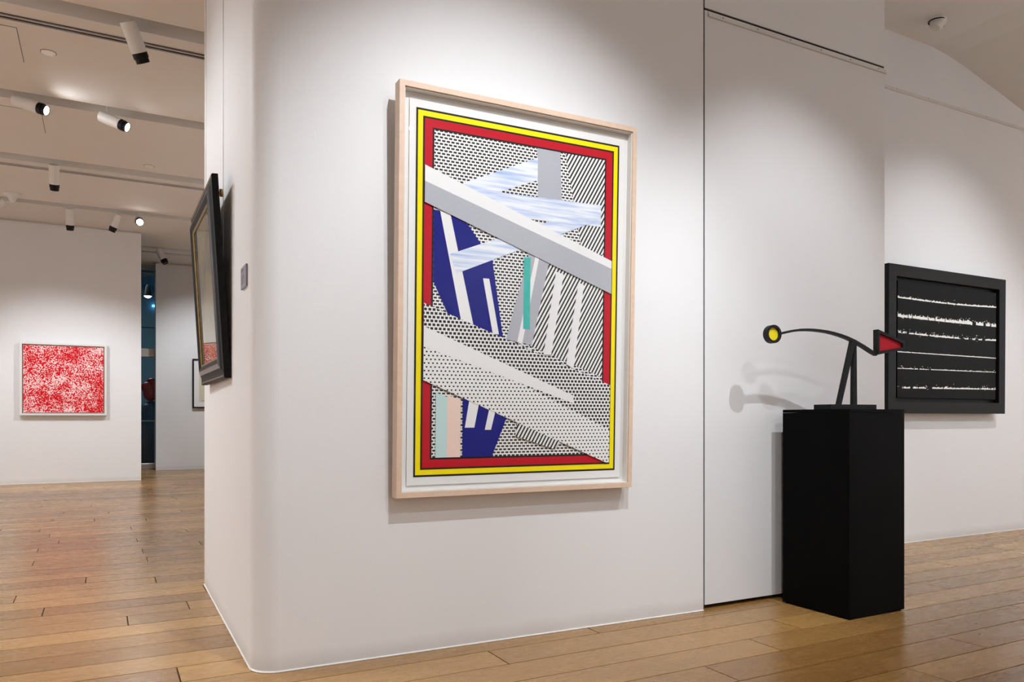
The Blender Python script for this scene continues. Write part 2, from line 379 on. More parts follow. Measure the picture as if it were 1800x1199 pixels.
boxo('wall_return', (4.195, 4.217, 3.127, 4.0, 0.0, 4.2), M['wall'], kind='structure')
boxo('wall_right', (4.0, 10.5, 3.94, 4.06, 0.0, 4.2), M['wall'], kind='structure')
bead('baseboard_right', [(4.22, 3.937), (10.3, 3.937)])
rl = nb(); prism(rl, [(3.94, 3.588), (3.926, 3.588), (3.926, 3.596), (3.931, 3.599), (3.931, 3.614), (3.94, 3.614)], 'x', 4.22, 10.2)
tr2 = link('trim_2', rl, M['rail'], kind='structure')
for i in range(10):
    b_ = nb(); tube(b_, (4.75+i*0.4, 3.932, 3.606), (4.75+i*0.4, 3.929, 3.606), 0.003, 8); link('screw', b_, M['black_metal'], tr2)
# enclosing walls of the gallery
boxo('wall_left', (-5.7, -5.55, -4.3, 17, 0, 4.2), M['wall'], kind='structure')
boxo('wall_back', (-5.7, 10.5, -4.3, -4.15, 0, 4.2), M['wall'], kind='structure')
boxo('wall_side', (10.35, 10.5, -4.3, 4.0, 0, 4.2), M['wall'], kind='structure')
boxo('wall_hall_side', (3.6, 3.75, 4.93, 16.9, 0, 4.2), M['wall'], kind='structure').name = 'wall_hall'
boxo('wall_far_left', (-5.6, 0.552, 13.75, 13.90, 0, 3.972), M['wall'], kind='structure')
boxo('trim_3', (-5.6, 0.53, 13.775, 13.88, 3.972, 4.0), M['rail'], kind='structure')
bead('baseboard_far', [(-5.5, 13.745), (0.552, 13.745)], 0.006)
boxo('wall_far_right', (0.905, 3.7, 16.24, 16.58, 0, 3.972), M['wall'], kind='structure')
boxo('trim_4', (0.93, 3.7, 16.27, 16.5, 3.972, 4.0), M['rail'], kind='structure')
bead('baseboard_hall', [(0.905, 16.235), (3.6, 16.235)], 0.006)

# ------------------------------------------------------------------ ceiling with lighting troughs
troughs = [(6.39, 6.61), (8.35, 8.57), (10.34, 10.58), (12.42, 12.64), (14.80, 15.00)]
slots = [(6.775, 6.887), (10.74, 10.85), (15.25, 15.36)]
XA, XB = -5.6, 3.7
bm = nb(); cuts = sorted(troughs+slots); y = 4.93
for a, b in cuts+[(16.75, 16.75)]:
    box(bm, XA, XB, y, a, CZ, CZ+0.22); y = b
for a, b in cuts: box(bm, XA, XB, a, b, CZ+0.19, CZ+0.22)
link('ceiling', bm, M['ceiling'], kind='structure')
boxo('ceiling_end', (XA, XB, 16.75, 17, CZ, CZ+0.2), M['ceiling'], kind='structure').name = 'ceiling_hall'
k = 0
for a, b in slots:
    t = empty('ceiling_slot_diffuser', ((0 if a < 15 else -0.4), (a+b)/2, CZ), label={0: 'long black slot air diffuser in the nearest ceiling strip, above the nearest hanging spotlight', 1: 'slim black slot air diffuser along the middle of the left room ceiling', 2: 'farthest slot air diffuser, above the wall with the small black frame'}[k], cat='air diffuser', group='slot air diffusers in the left room ceiling')
    n = 2 if k != 2 else 2; wd = (b-a); x1 = {0: 3.5, 1: 3.5, 2: 1.65}[k]
    boxo('slot_back', (-5.5, x1, -wd/2+0.001, wd/2-0.001, 0.010, 0.016), M['gap'], t)
    for q in (-1, 1): boxo('rim', (-5.5, x1, q*wd/2-0.005, q*wd/2+0.005, -0.003, -0.0005), M['rail'], t)
    boxo('blade', (-5.5, x1, -0.006, 0.006, -0.002, 0.0095), M['rail'], t)
    for q in (-0.028, 0.028): boxo('blade', (-5.5, x1, q-0.003, q+0.003, 0.002, 0.0095), M['black_metal'], t)
    k += 1
# ceiling of the near room: flat, then curving down to the right
prof = [(-5.6, 4.05), (4.0, 4.05), (5.6, 4.055), (6.0, 4.05), (6.25, 4.02), (6.48, 3.975), (7.0, 3.85), (7.335, 3.765), (8.2, 3.53), (10.4, 2.95)]
bm = nb(); prism(bm, prof+[(10.4, 4.3), (-5.6, 4.3)], 'y', -4.3, 4.0)
link('ceiling_right', bm, M['ceiling'], kind='structure')
boxo('ceiling_mid', (-5.6, 4.2, 4.0, 4.93, CZ+0.0, 4.2), M['ceiling'], kind='structure')
# access hatches: thin seams with a panel face
for i, (x0, x1, y0, y1) in enumerate([(-1.23, -0.585, 7.0, 7.65), (-1.18, -0.53, 8.80, 9.44)]):
    t = empty('ceiling_access_panel', ((x0+x1)/2, (y0+y1)/2, CZ), label=['square flush access panel between the nearest slot diffuser and the two lit spotlights', 'square flush access panel beyond the two lit spotlights'][i], cat='access panel', group='access panels in the left room ceiling')
    w2, d2 = (x1-x0)/2, (y1-y0)/2
    boxo('seam', (-w2-0.004, w2+0.004, -d2-0.004, d2+0.004, -0.0012, -0.0002), M['black_frame'], t)
    boxo('panel', (-w2, w2, -d2, d2, -0.004, -0.0012), M['ceiling'], t)
for i, (x, y_) in enumerate([(-0.39, 7.35), (0.49, 10.1)]):
    t = empty('ceiling_disc', (x, y_, CZ), label=['round white ceiling cover beside the nearest slot diffuser', 'round white ceiling cover above the lamp trough in front of the partition edge'][i], cat='ceiling cover', group='round covers on the left room ceiling')
    bm = nb(); lathe(bm, [(0, -0.006), (0.05, -0.006), (0.055, -0.002), (0.055, 0)], 28); link('cover', bm, M['white'], t, smooth=True)
    bm = nb(); lathe(bm, [(0.055, -0.0015), (0.059, -0.0015), (0.059, 0)], 28); link('gasket', bm, M['black_frame'], t)
# conical smoke detector
t = empty('smoke_detector', (-1.06, 12.18, CZ), label='white cone-shaped smoke detector on the far left ceiling', cat='smoke detector')
bm = nb(); lathe(bm, [(0, -0.13), (0.018, -0.128), (0.03, -0.11), (0.06, -0.05), (0.09, -0.025), (0.10, -0.018)], 28); link('sensor_cone', bm, M['white'], t, smooth=True)
bm = nb(); lathe(bm, [(0.10, -0.018), (0.105, -0.012), (0.105, 0), (0, 0)], 28); link('base', bm, M['white'], t, smooth=True)
# camera-like sensor on the right ceiling
t = empty('ceiling_camera', (5.64, 3.66, 4.056), label='small tilted white dome sensor on the ceiling at top right', cat='sensor')
bm = nb(); lathe(bm, [(0, 0), (0.062, 0), (0.066, -0.006), (0.064, -0.014), (0, -0.014)], 28); link('base', bm, M['white'], t, smooth=True)
mt = Matrix.Translation((0.012, -0.004, -0.012)) @ Matrix.Rotation(math.radians(24), 4, 'Y')
bm = nb(); lathe(bm, [(0.058, 0.012), (0.056, -0.02), (0.047, -0.05), (0.030, -0.072), (0, -0.078)], 28, mt); link('dome', bm, M['white'], t, smooth=True)
bm = nb(); lathe(bm, [(0.0605, 0.002), (0.0605, -0.006), (0.055, -0.006), (0.055, 0.002)], 28, Matrix.Translation((0.0, 0, -0.014))); link('seam_ring', bm, M['black_frame'], t)
bm = nb(); lathe(bm, [(0, 0.0), (0.015, 0.0), (0.013, 0.004), (0, 0.005)], 16, Matrix.Translation((0.045, -0.02, -0.05)) @ Matrix.Rotation(math.radians(115), 4, 'Y')); link('lens', bm, M['black_metal'], t)

# ------------------------------------------------------------------ ceiling spotlights
def make_spotlight(back, d, length, rad, label, lit=False, snoot=0.075, double=False):
    B = Vector(back); D = Vector(d).normalized()
    t = empty('ceiling_spotlight', (B.x, B.y, CZ+0.185), label=label, cat='spotlight', group='white cylinder spotlights on the left room ceiling')
    piv = B + D*0.05
    off = Vector(t.location)
    rot = D.to_track_quat('Z', 'Y').to_matrix().to_4x4()
    T = Matrix.Translation(B-off) @ rot
    bm = nb(); lathe(bm, [(0, 0), (rad*0.93, 0), (rad, 0.004), (rad, length*0.68), (rad*0.985, length*0.682), (rad*0.985, length*0.69), (rad, length*0.692), (rad, length-snoot), (0, length-snoot)], 28, T)
    link('housing', bm, M['white'], t, smooth=True)
    bm = nb(); r2 = rad*0.97; r3 = rad*0.86
    lathe(bm, [(r2, length-snoot+0.0005), (r2, length-snoot*0.45), (r3, length-snoot*0.44), (r3, length), (r3-0.006, length), (r3-0.006, length-0.012), (0, length-0.012)], 28, T)
    link('snoot', bm, M['black_metal'], t, smooth=True)
    bm = nb(); ll = length-0.006 if lit else length-0.011
    lathe(bm, [(0, ll+0.004 if lit else ll), (r3-0.0065, ll)], 28, T); link('lens', bm, M['lens_on'] if lit else M['lens_off'], t)
    bm = nb(); up = Vector((0, 0, 1)); top = B + D*0.07
    tube(bm, Vector((B.x+D.x*0.07, B.y+D.y*0.07, CZ+0.18))-off, Vector((top.x, top.y, top.z+rad*0.35))-off, 0.007, 10); link('stem', bm, M['white'], t)
    bm = nb(); box(bm, top.x-off.x-0.06, top.x-off.x+0.06, top.y-off.y-0.018, top.y-off.y+0.018, -0.03, 0.004, bevel=0.003); link('track_adapter', bm, M['white'], t)
    return t
make_spotlight((0.167, 6.50, 4.005), (0.115, 0.114, -0.25), 0.295, 0.058, 'large unlit white spotlight hanging nearest the camera, tilted over the black slot diffuser')
make_spotlight((-0.72, 8.46, 3.955), (0.784, -0.41, -0.30), 0.315, 0.054, 'lit white spotlight with black nose, the left one of the two lit ones', lit=True)
make_spotlight((-0.015, 8.46, 3.935), (0.76, -0.40, -0.37), 0.285, 0.054, 'lit white spotlight with black nose, the right one of the two lit ones', lit=True)
make_spotlight((-0.50, 10.44, 3.965), (0, 0.45, -0.89), 0.30, 0.055, 'unlit white spotlight pointing down from the middle trough, below the two lit ones')
make_spotlight((0.47, 12.62, 3.93), (0.05, -0.93, -0.36), 0.22, 0.06, 'lit spotlight facing the camera near the top corner of the far left wall', lit=True)
make_spotlight((-0.405, 12.5, 3.955), (0, 0.35, -0.93), 0.30, 0.054, 'unlit white spotlight hanging straight down before the top of the far left wall')
make_spotlight((0.215, 12.5, 3.95), (-0.36, 0.3, -0.88), 0.27, 0.054, 'unlit white spotlight tilted left, just left of the one facing the camera')
make_spotlight((-1.17, 12.5, 3.96), (-0.72, 0.1, -0.5), 0.28, 0.054, 'white spotlight cut off by the left edge of the picture, beside the smoke detector')
make_spotlight((0.87, 14.9, 3.97), (0.42, -0.18, -0.85), 0.27, 0.058, 'farthest white spotlight, over the wall with the small black frame')
# light of the lit lamps that show
spot('lamp_light', (-0.46, 8.30, 3.84), (0.8, 7.65, 3.5), 9, 150, 1.0, 0.03)
spot('lamp_light', (0.22, 8.33, 3.80), (1.1, 7.8, 3.1), 26, 120, 1.0, 0.03)
spot('lamp_light', (0.48, 12.36, 3.82), (0.4, 7.5, 0.0), 60, 62, 1.0, 0.03)

# ------------------------------------------------------------------ picture frames
def sweep_frame(name, parent, W, H, prof, mat, mats=None, prof_mi=None, smooth=False):
    """Four mitred rails. Local: x 0..W, z 0..H, y=0 is the wall side of the frame, -y toward the viewer.
    prof: closed list of (inset, depth)."""
    rails = []
    cs = [(0, 0, 1, 1), (W, 0, -1, 1), (W, H, -1, -1), (0, H, 1, -1)]
    for i in range(4):
        a, b = cs[i], cs[(i+1) % 4]; bm = nb()
        A = [bm.verts.new((a[0]+a[2]*p, -q, a[1]+a[3]*p)) for p, q in prof]
        B = [bm.verts.new((b[0]+b[2]*p, -q, b[1]+b[3]*p)) for p, q in prof]
        n = len(prof)
        for j in range(n):
            f = bm.faces.new((A[j], A[(j+1) % n], B[(j+1) % n], B[j]))
            if prof_mi: f.material_index = prof_mi[j]
        bm.faces.new(A); bm.faces.new(B)
        rails.append(link(name, bm, mat, parent, mats=mats, smooth=smooth))
    return rails

# big print in a maple box frame, leaning a little forward
WU = Vector((1, -0.0223, 0)).normalized()
theta = math.atan2(WU.y, WU.x); lean = 0.045/1.71
FO = Vector((1.066, 3.010, 0.668)); D_F = 0.058
art = empty('framed_print', label='large abstract print with yellow and red border in a pale maple box frame', cat='picture')
nrm = Vector((WU.y, -WU.x, 0)); upv = Vector((0, 0, 1))*math.cos(lean)+nrm*math.sin(lean); nn = nrm*math.cos(lean)-Vector((0, 0, 1))*math.sin(lean)
mat = Matrix((WU, -nn, upv)).transposed().to_4x4()
FB = FO - nn*D_F
mat.translation = FB
art.matrix_world = mat
W, H = 1.178, 1.712
sweep_frame('frame_rail', art, W, H, [(0, 0), (0, D_F-0.001), (0.001, D_F), (0.0225, D_F), (0.0235, D_F-0.001), (0.0235, 0)], M['maple'])
PD = D_F-0.035                        # print plane is 35 mm behind the front
boxo('backing_board', (0.024, W-0.024, -PD+0.006, -0.001, 0.024, H-0.024), M['board'], art)
for d in ((0.0240, 0.0275, -(D_F-0.007), -PD+0.0059, 0.0240, H-0.024), (W-0.0275, W-0.024, -(D_F-0.007), -PD+0.0059, 0.024, H-0.024), (0.0276, W-0.0276, -(D_F-0.007), -PD+0.0059, 0.024, 0.0275), (0.0276, W-0.0276, -(D_F-0.007), -PD+0.0059, H-0.0275, H-0.024)):
    boxo('spacer', d, M['board'], art)
sheet = boxo('print_sheet', (0.055, 1.128, -PD, -PD+0.0012, 0.048, 1.657), M['paper'], art)
# printed image: flat ink polygons, each a hair above the one below
def clip(poly, x0, x1, z0, z1):
    def cut(p, ins, inter):
        out = []
        for i in range(len(p)):
            a, b = p[i-1], p[i]
            if ins(b):
                if not ins(a): out.append(inter(a, b))
                out.append(b)
            elif ins(a): out.append(inter(a, b))
        return out
    def ix(v): return lambda a, b: (v, a[1]+(b[1]-a[1])*(v-a[0])/(b[0]-a[0]))
    def iz(v): return lambda a, b: (a[0]+(b[0]-a[0])*(v-a[1])/(b[1]-a[1]), v)
    for ins, inter in ((lambda p: p[0] >= x0, ix(x0)), (lambda p: p[0] <= x1, ix(x1)), (lambda p: p[1] >= z0, iz(z0)), (lambda p: p[1] <= z1, iz(z1))):
        if poly: poly = cut(poly, ins, inter)
    return poly
S0, S1, T0, T1 = 0.084, 1.100, 0.082, 1.624
inks = ['ink_black','ink_yellow','ink_red','ink_dash','ink_stripe','ink_navy','ink_grey','ink_white','ink_pale','ink_teal','ink_sq_big','ink_sq_small','ink_pink','ink_cyan']
bm = nb(); layer = [0]
def ink(poly, m, rect=None):
    if rect: poly = clip(poly, *rect)
    if len(poly) < 3: return
    layer[0] += 1
    f = bm.faces.new([bm.verts.new((p[0], -PD-0.0002-layer[0]*0.00028, p[1])) for p in poly]); f.material_index = inks.index(m)
def rect(i): return [(S0+i, T0+i), (S1-i, T0+i), (S1-i, T1-i), (S0+i, T1-i)]
for i, m in ((0, 'ink_black'), (0.0085, 'ink_yellow'), (0.0305, 'ink_black'), (0.0385, 'ink_red'), (0.073, 'ink_black'), (0.081, 'ink_dash')): ink(rect(i), m)
FR = (S0+0.081, S1-0.081, T0+0.081, T1-0.081); FI = (S0+0.0385, S1-0.0385, T0+0.0385, T1-0.0385)
for poly, m in [
    ([(0.80,1.56),(1.04,1.56),(1.04,1.10),(0.90,1.10)], 'ink_stripe'),
    ([(0.70,1.06),(1.03,0.96),(1.03,0.52),(0.62,0.66)], 'ink_stripe'),
    ([(0.655,1.56),(0.775,1.56),(0.79,1.25),(0.665,1.25)], 'ink_grey'),
    ([(0.30,1.34),(0.66,1.50),(0.66,1.40),(0.34,1.27)], 'ink_pale'),
    ([(0.34,1.32),(1.00,1.33),(1.00,1.23),(0.40,1.22)], 'ink_pale'),
    ([(0.10,1.22),(0.30,1.19),(0.44,1.02),(0.50,0.66),(0.27,0.70),(0.10,1.04)], 'ink_navy'),
    ([(0.19,1.22),(0.235,1.22),(0.36,0.70),(0.305,0.70)], 'ink_white'),
    ([(0.395,0.94),(0.425,0.94),(0.475,0.70),(0.445,0.70)], 'ink_white'),
    ([(0.24,1.03),(0.99,1.33),(0.99,1.26),(0.27,0.95)], 'ink_pale'),
    ([(0.62,1.07),(0.73,1.07),(0.64,0.66),(0.51,0.68)], 'ink_grey'),
    ([(0.655,1.07),(0.675,1.07),(0.59,0.66),(0.565,0.67)], 'ink_white'),
    ([(0.594,1.05),(0.628,1.05),(0.628,0.73),(0.594,0.73)], 'ink_teal'),
    ([(0.76,1.0),(0.80,0.99),(0.74,0.62),(0.70,0.62)], 'ink_white'),
    ([(0.88,0.96),(0.91,0.95),(0.86,0.56),(0.82,0.58)], 'ink_white'),
    ([(0.18,0.44),(0.235,0.42),(0.235,0.16),(0.18,0.16)], 'ink_cyan'),
    ([(0.232,0.43),(0.295,0.41),(0.295,0.16),(0.232,0.16)], 'ink_pink'),
    ([(0.305,0.42),(0.515,0.33),(0.445,0.16),(0.305,0.16)], 'ink_navy'),
    ([(0.335,0.41),(0.38,0.39),(0.36,0.29),(0.315,0.29)], 'ink_white'),
    ([(0.43,0.37),(0.46,0.36),(0.44,0.28),(0.41,0.28)], 'ink_white'),
    ([(0.57,0.31),(0.80,0.23),(0.76,0.19),(0.56,0.25)], 'ink_stripe')]:
    ink(poly, m, FR)
for poly, m in [
    ([(0.05,1.415),(1.12,1.055),(1.12,0.90),(0.05,1.26)], 'ink_white'),
    ([(0.05,1.345),(1.12,1.02),(1.12,0.90),(0.05,1.26)], 'ink_grey'),
    ([(0.05,0.84),(1.12,0.468),(1.12,0.09),(0.05,0.52)], 'ink_sq_small'),
    ([(0.05,0.84),(1.12,0.468),(1.12,0.25),(0.05,0.72)], 'ink_sq_big'),
    ([(0.05,0.745),(0.86,0.435),(0.86,0.40),(0.05,0.655)], 'ink_white')]:
    ink(poly, m, FI)
link('printed_image', bm, None, sheet, mats=[M[i] for i in inks])
boxo('glazing', (0.0245, W-0.0245, -(D_F-0.004), -(D_F-0.0065), 0.0245, H-0.0245), M['glass'], art)
# wedge bumpers that keep the leaning top off the wall
for sx in (0.25, W-0.25):
    bm = nb(); tube(bm, (sx, 0.0, H-0.25), (sx, 0.052, H-0.25), 0.006, 8); link('hanging_bracket', bm, M['wire'], art)

# dark picture on the right wall
art2 = empty('framed_painting', label='black canvas with rough white horizontal lines, black frame, on the right wall', cat='picture')
art2.location = (5.315, 3.90, 1.037); art2.rotation_euler = (0.0065, 0, 0)
W2, H2, D2 = 1.545, 1.153, 0.062
sweep_frame('frame_rail', art2, W2, H2, [(0, 0), (0, D2-0.002), (0.002, D2), (0.090, D2), (0.092, D2-0.002), (0.092, 0.012), (0.112, 0.012), (0.112, 0)], M['black_frame'])
cv = nb(); box(cv, 0.122, W2-0.122, -0.050, -0.004, 0.122, H2-0.122, bevel=0.002); canvas = link('canvas', cv, M['canvas_black'], art2)
boxo('backing_board', (0.10, W2-0.10, -0.011, -0.003, 0.10, H2-0.10), M['black_frame'], art2)
cw, ch = W2-0.244, H2-0.244
def stroke(pts_x, zf, thick, rough, seed, gaps=(), spray=0):
    rnd = random.Random(seed); b = nb(); n = 150
    def on(u): return all(not (g0 < u < g1) for g0, g1 in gaps)
    top = []; bot = []
    v = [zf(i/n) for i in range(n+1)]
    up_ = [max(0.0012, thick*(0.45+rough*max(0, rnd.gauss(0.35, 0.5)))) for _ in range(n+1)]
    dn_ = [max(0.0012, thick*(0.45+0.25*abs(rnd.gauss(0, 0.5)))) for _ in range(n+1)]
    for i in range(n):
        u0, u1 = i/n, (i+1)/n
        if not on((u0+u1)/2): continue
        if rnd.random() < 0.04*rough: continue
        x0, x1 = 0.122+cw*(0.0+u0), 0.122+cw*u1
        P = [(x0, v[i]-dn_[i]), (x1, v[i+1]-dn_[i+1]), (x1, v[i+1]+up_[i+1]), (x0, v[i]+up_[i])]
        b.faces.new([b.verts.new((p[0], -0.0512, 0.122+p[1])) for p in P])
    for _ in range(spray):
        u = rnd.random(); 
        x = 0.122+cw*u; z = 0.122+zf(u)+rnd.gauss(0.010, 0.012); w_ = rnd.uniform(0.002, 0.016); h_ = rnd.uniform(0.001, 0.004)
        if x+w_ > 0.122+cw: continue
        b.faces.new([b.verts.new(p) for p in ((x, -0.0512, z-h_), (x+w_, -0.0512, z-h_*0.4), (x+w_*0.8, -0.0512, z+h_), (x+w_*0.1, -0.0512, z+h_*0.7))])
    return link('paint_stroke', b, M['canvas_white'], canvas, kind='stuff')
# heights measured as a share of the canvas height
stroke(0, lambda u: ch*(0.857-0.012*math.sin(3*u)+0.012*u), 0.009, 0.9, 1, spray=14)
stroke(0, lambda u: ch*(0.700-0.02*u+0.012*u*u), 0.017, 1.0, 2, gaps=((0.74, 0.78), (0.86, 0.885), (0.93, 0.95)), spray=95)
stroke(0, lambda u: ch*(0.560-0.010*math.sin(3.1*u)-0.004*u), 0.009, 1.1, 3, gaps=((0.03, 0.05), (0.08, 0.11), (0.29, 0.31), (0.60, 0.66), (0.70, 0.74), (0.77, 0.81), (0.85, 0.88)), spray=60)
stroke(0, lambda u: ch*(0.392-0.004*u), 0.006, 0.4, 4)
stroke(0, lambda u: ch*(0.250+0.006*u), 0.0045, 0.9, 5, gaps=((0.15, 0.16), (0.19, 0.21), (0.30, 0.32)), spray=14)
stroke(0, lambda u: ch*(0.085+0.012*u), 0.008, 0.9, 6, gaps=((0.0, 0.05), (0.12, 0.15), (0.19, 0.20), (0.27, 0.33)), spray=26)

# red picture in the left hall
art3 = empty('framed_painting', label='red painting covered in pale dots, white frame, on the far left wall', cat='picture')
art3.location = (-1.10, 13.735, 1.040)
W3, H3 = 1.160, 1.112
sweep_frame('frame_rail', art3, W3, H3, [(0, 0), (0, 0.068), (0.002, 0.07), (0.030, 0.07), (0.032, 0.068), (0.032, 0)], M['white'])
boxo('backing_board', (0.033, W3-0.033, -0.012, -0.001, 0.033, H3-0.033), M['paper'], art3)
boxo('painted_panel', (0.046, W3-0.046, -0.045, -0.012, 0.046, H3-0.046), M['speckle'], art3, bevel=0.002)

# small drawing on the farthest wall
art4 = empty('framed_drawing', label='plain cream sheet with white mount in a thin black frame, half hidden by the partition', cat='picture')
art4.location = (1.555, 16.215, 1.195)
W4, H4 = 0.75, 0.965
sweep_frame('frame_rail', art4, W4, H4, [(0, 0), (0, 0.045), (0.026, 0.045), (0.026, 0)], M['black_frame'])
boxo('mount', (0.027, W4-0.027, -0.020, -0.001, 0.027, H4-0.027), M['paper'], art4)
boxo('drawing_sheet', (0.12, W4-0.12, -0.0225, -0.0205, 0.12, H4-0.12), M['cream'], art4)
boxo('signature', (0.17, 0.23, -0.0232, -0.0226, 0.145, 0.150), M['black_frame'], art4)
boxo('glazing', (0.027, W4-0.027, -0.036, -0.034, 0.027, H4-0.027), M['glass'], art4)

# dark moulded frame on the end of the partition, hung on wires, top leaning out
art5 = empty('framed_picture', label='ornate black and gilt framed picture leaning out from the partition end, seen edge-on', cat='picture')
tilt = math.atan2(0.056, 0.93)
# local x runs from far (Y=4.64) to near (Y=3.73); local -y faces away from the wall
ex = Vector((0, -1, 0)); outn = Vector((-1, 0, 0))
up5 = Vector((0, 0, 1))*math.cos(tilt)+outn*math.sin(tilt); on5 = outn*math.cos(tilt)-Vector((0, 0, 1))*math.sin(tilt)
m5 = Matrix((ex, -on5, up5)).transposed().to_4x4(); m5.translation = Vector((0.523, 4.65, 1.186)); art5.matrix_world = m5
W5, H5 = 0.915, 0.935
prof5 = [(0.0, 0.0), (0.0, 0.024), (0.003, 0.029), (0.009, 0.030), (0.014, 0.028), (0.022, 0.028), (0.036, 0.031), (0.050, 0.038), (0.062, 0.044), (0.072, 0.046), (0.080, 0.045), (0.086, 0.041), (0.094, 0.039), (0.097, 0.036), (0.104, 0.034), (0.108, 0.030), (0.108, 0.0)]
pmi = [0,0,0,2,0,0,0,1,1,0,0,0,0,2,2,0,0]
rails5 = sweep_frame('frame_rail', art5, W5, H5, prof5, None, mats=[M['black_frame'], M['black_sheen'], M['gilt']], prof_mi=pmi, smooth=True)
def f_blotch(nt):
    tc = N(nt, 'ShaderNodeTexCoord'); no = N(nt, 'ShaderNodeTexNoise', Scale=5.0, Detail=6.0, Distortion=1.2); L(nt, tc.outputs['Object'], no.inputs['Vector'])
    mr = N(nt, 'ShaderNodeMapRange'); L(nt, no.outputs[0], mr.inputs[0]); mr.inputs[1].default_value = 0.42; mr.inputs[2].default_value = 0.6; return mr.outputs[0]
M['blotch'] = two_tone('ochre_grey_blotches', f_blotch, (0.24, 0.20, 0.08, 1), (0.06, 0.055, 0.065, 1))
boxo('picture_panel', (0.10, W5-0.10, -0.024, -0.004, 0.10, H5-0.10), M['blotch'], art5)
boxo('glazing', (0.1085, W5-0.1085, -0.029, -0.0265, 0.1085, H5-0.1085), M['old_glass'], art5)
boxo('backing_board', (0.02, W5-0.02, -0.004, -0.0005, 0.02, H5-0.02), M['black_frame'], art5)
# hanging hooks (part of the frame) and the two wires
for xx in (0.10, W5-0.12):
    bm = nb(); tube(bm, (xx, 0.001, H5-0.055), (xx, 0.030, H5-0.055), 0.0055, 10); tube(bm, (xx, 0.026, H5-0.072), (xx, 0.026, H5-0.038), 0.008, 10)
    link('hanging_hook', bm, M['brass'], art5)
for i, xx in enumerate((0.10, W5-0.12)):
    y_ = 4.65-xx
    bm = nb(); tube(bm, (0.5055, y_, 1.35 if i == 1 else 1.6), (0.5055, y_, 3.995), 0.0014, 6)
    o = link('hanging_wire', bm, M['wire']); tag(o, ['thin steel picture wire behind the far side of the ornate black frame', 'thin steel picture wire behind the near side of the ornate black frame'][i], 'wire', 'picture wires on the partition end')

# small wall label near the rounded corner
lb = empty('wall_label', (0.5195, 3.322, 1.583), label='small grey caption plate on the partition end, beside the ornate black frame', cat='label')
boxo('plate', (-0.006, 0, -0.066, 0.066, -0.045, 0.045), M['label'], lb, bevel=0.0008)
rr = random.Random(3); bm = nb()
for i in range(8):
    z = 0.034-i*0.008; ln = (0.055 if i == 0 else rr.uniform(0.04, 0.085)) if i != 2 else 0
    if not ln: continue
    x = 0.056
    while x > 0.056-ln:
        wl = rr.uniform(0.004, 0.012); h = 0.0036 if i == 0 else 0.0020
        box(bm, -0.0066, -0.0061, x-wl, x, z-h, z); x -= wl+0.0022
link('caption_text', bm, M['label_ink'], lb, kind='stuff')

# ------------------------------------------------------------------ plinth and sculpture
pl = empty('plinth', (3.465, 2.772, 0), label='tall matt black square plinth standing on the oak floor, carrying the sculpture', cat='plinth')
X0, X1, Yp0, Yp1, ZT = -0.211, 0.211, -0.211, 0.211, 1.045
boxo('recessed_base', (X0+0.012, X1-0.012, Yp0+0.012, Yp1-0.012, 0.0, 0.008), M['black_board'], pl)
th = 0.016
boxo('side_panel', (X0, X1, Yp0, Yp0+th, 0.008, ZT-th-0.001), M['black_board'], pl, bevel=0.0008)
boxo('side_panel', (X0, X1, Yp1-th, Yp1, 0.008, ZT-th-0.001), M['black_board'], pl, bevel=0.0008)
boxo('side_panel', (X0, X0+th, Yp0+th, Yp1-th, 0.008, ZT-th-0.001), M['black_board'], pl, bevel=0.0008)
boxo('side_panel', (X1-th, X1, Yp0+th, Yp1-th, 0.008, ZT-th-0.001), M['black_board'], pl, bevel=0.0008)
boxo('top_panel', (X0, X1, Yp0, Yp1, ZT-th, ZT), M['black_board'], pl, bevel=0.0012)

sc = empty('sculpture', (3.47, 2.77, 1.0455), (0, 0, math.radians(-7)), label='black steel balancing sculpture with a yellow disc and red wedge on the black plinth', cat='sculpture')
boxo('base_plate', (-0.143, 0.170, -0.06, 0.06, 0, 0.026), M['steel_black'], sc, bevel=0.0015)
zb = 0.0265; T = 0.022
def plate(name, pts, mat, t=T, parent=sc, dy=0.0):
    bm = nb(); prism(bm, [(p[0], p[1]+zb) for p in pts], 'y', -t/2+dy, t/2+dy)
    return link(name, bm, mat, parent)
plate('leg', [(-0.043, 0), (-0.021, 0), (0.079, 0.345), (0.052, 0.345)], M['steel_black'], dy=-0.0)
plate('leg', [(0.0585, 0), (0.086, 0), (0.082, 0.343), (0.074, 0.322), (0.062, 0.25)], M['steel_black'], dy=0.0005)
# arm as a curved bar
cl = [(-0.425, 0.3575), (-0.38, 0.368), (-0.334, 0.3775), (-0.29, 0.3835), (-0.248, 0.386), (-0.205, 0.3865), (-0.161, 0.3845), (-0.115, 0.381), (-0.072, 0.375), (-0.025, 0.366), (0.018, 0.3555), (0.073, 0.338), (0.137, 0.311), (0.19, 0.286), (0.226, 0.272)]
topp, botp = [], []
for i, p in enumerate(cl):
    a = Vector(cl[max(0, i-1)]); b = Vector(cl[min(len(cl)-1, i+1)]); d = (b-a).normalized(); nrm2 = Vector((-d.y, d.x)); hw = 0.0055+0.0025*i/(len(cl)-1)
    topp.append(tuple(Vector(p)+nrm2*hw)); botp.append(tuple(Vector(p)-nrm2*hw))
plate('arm', topp+botp[::-1], M['steel_black'], t=0.024)
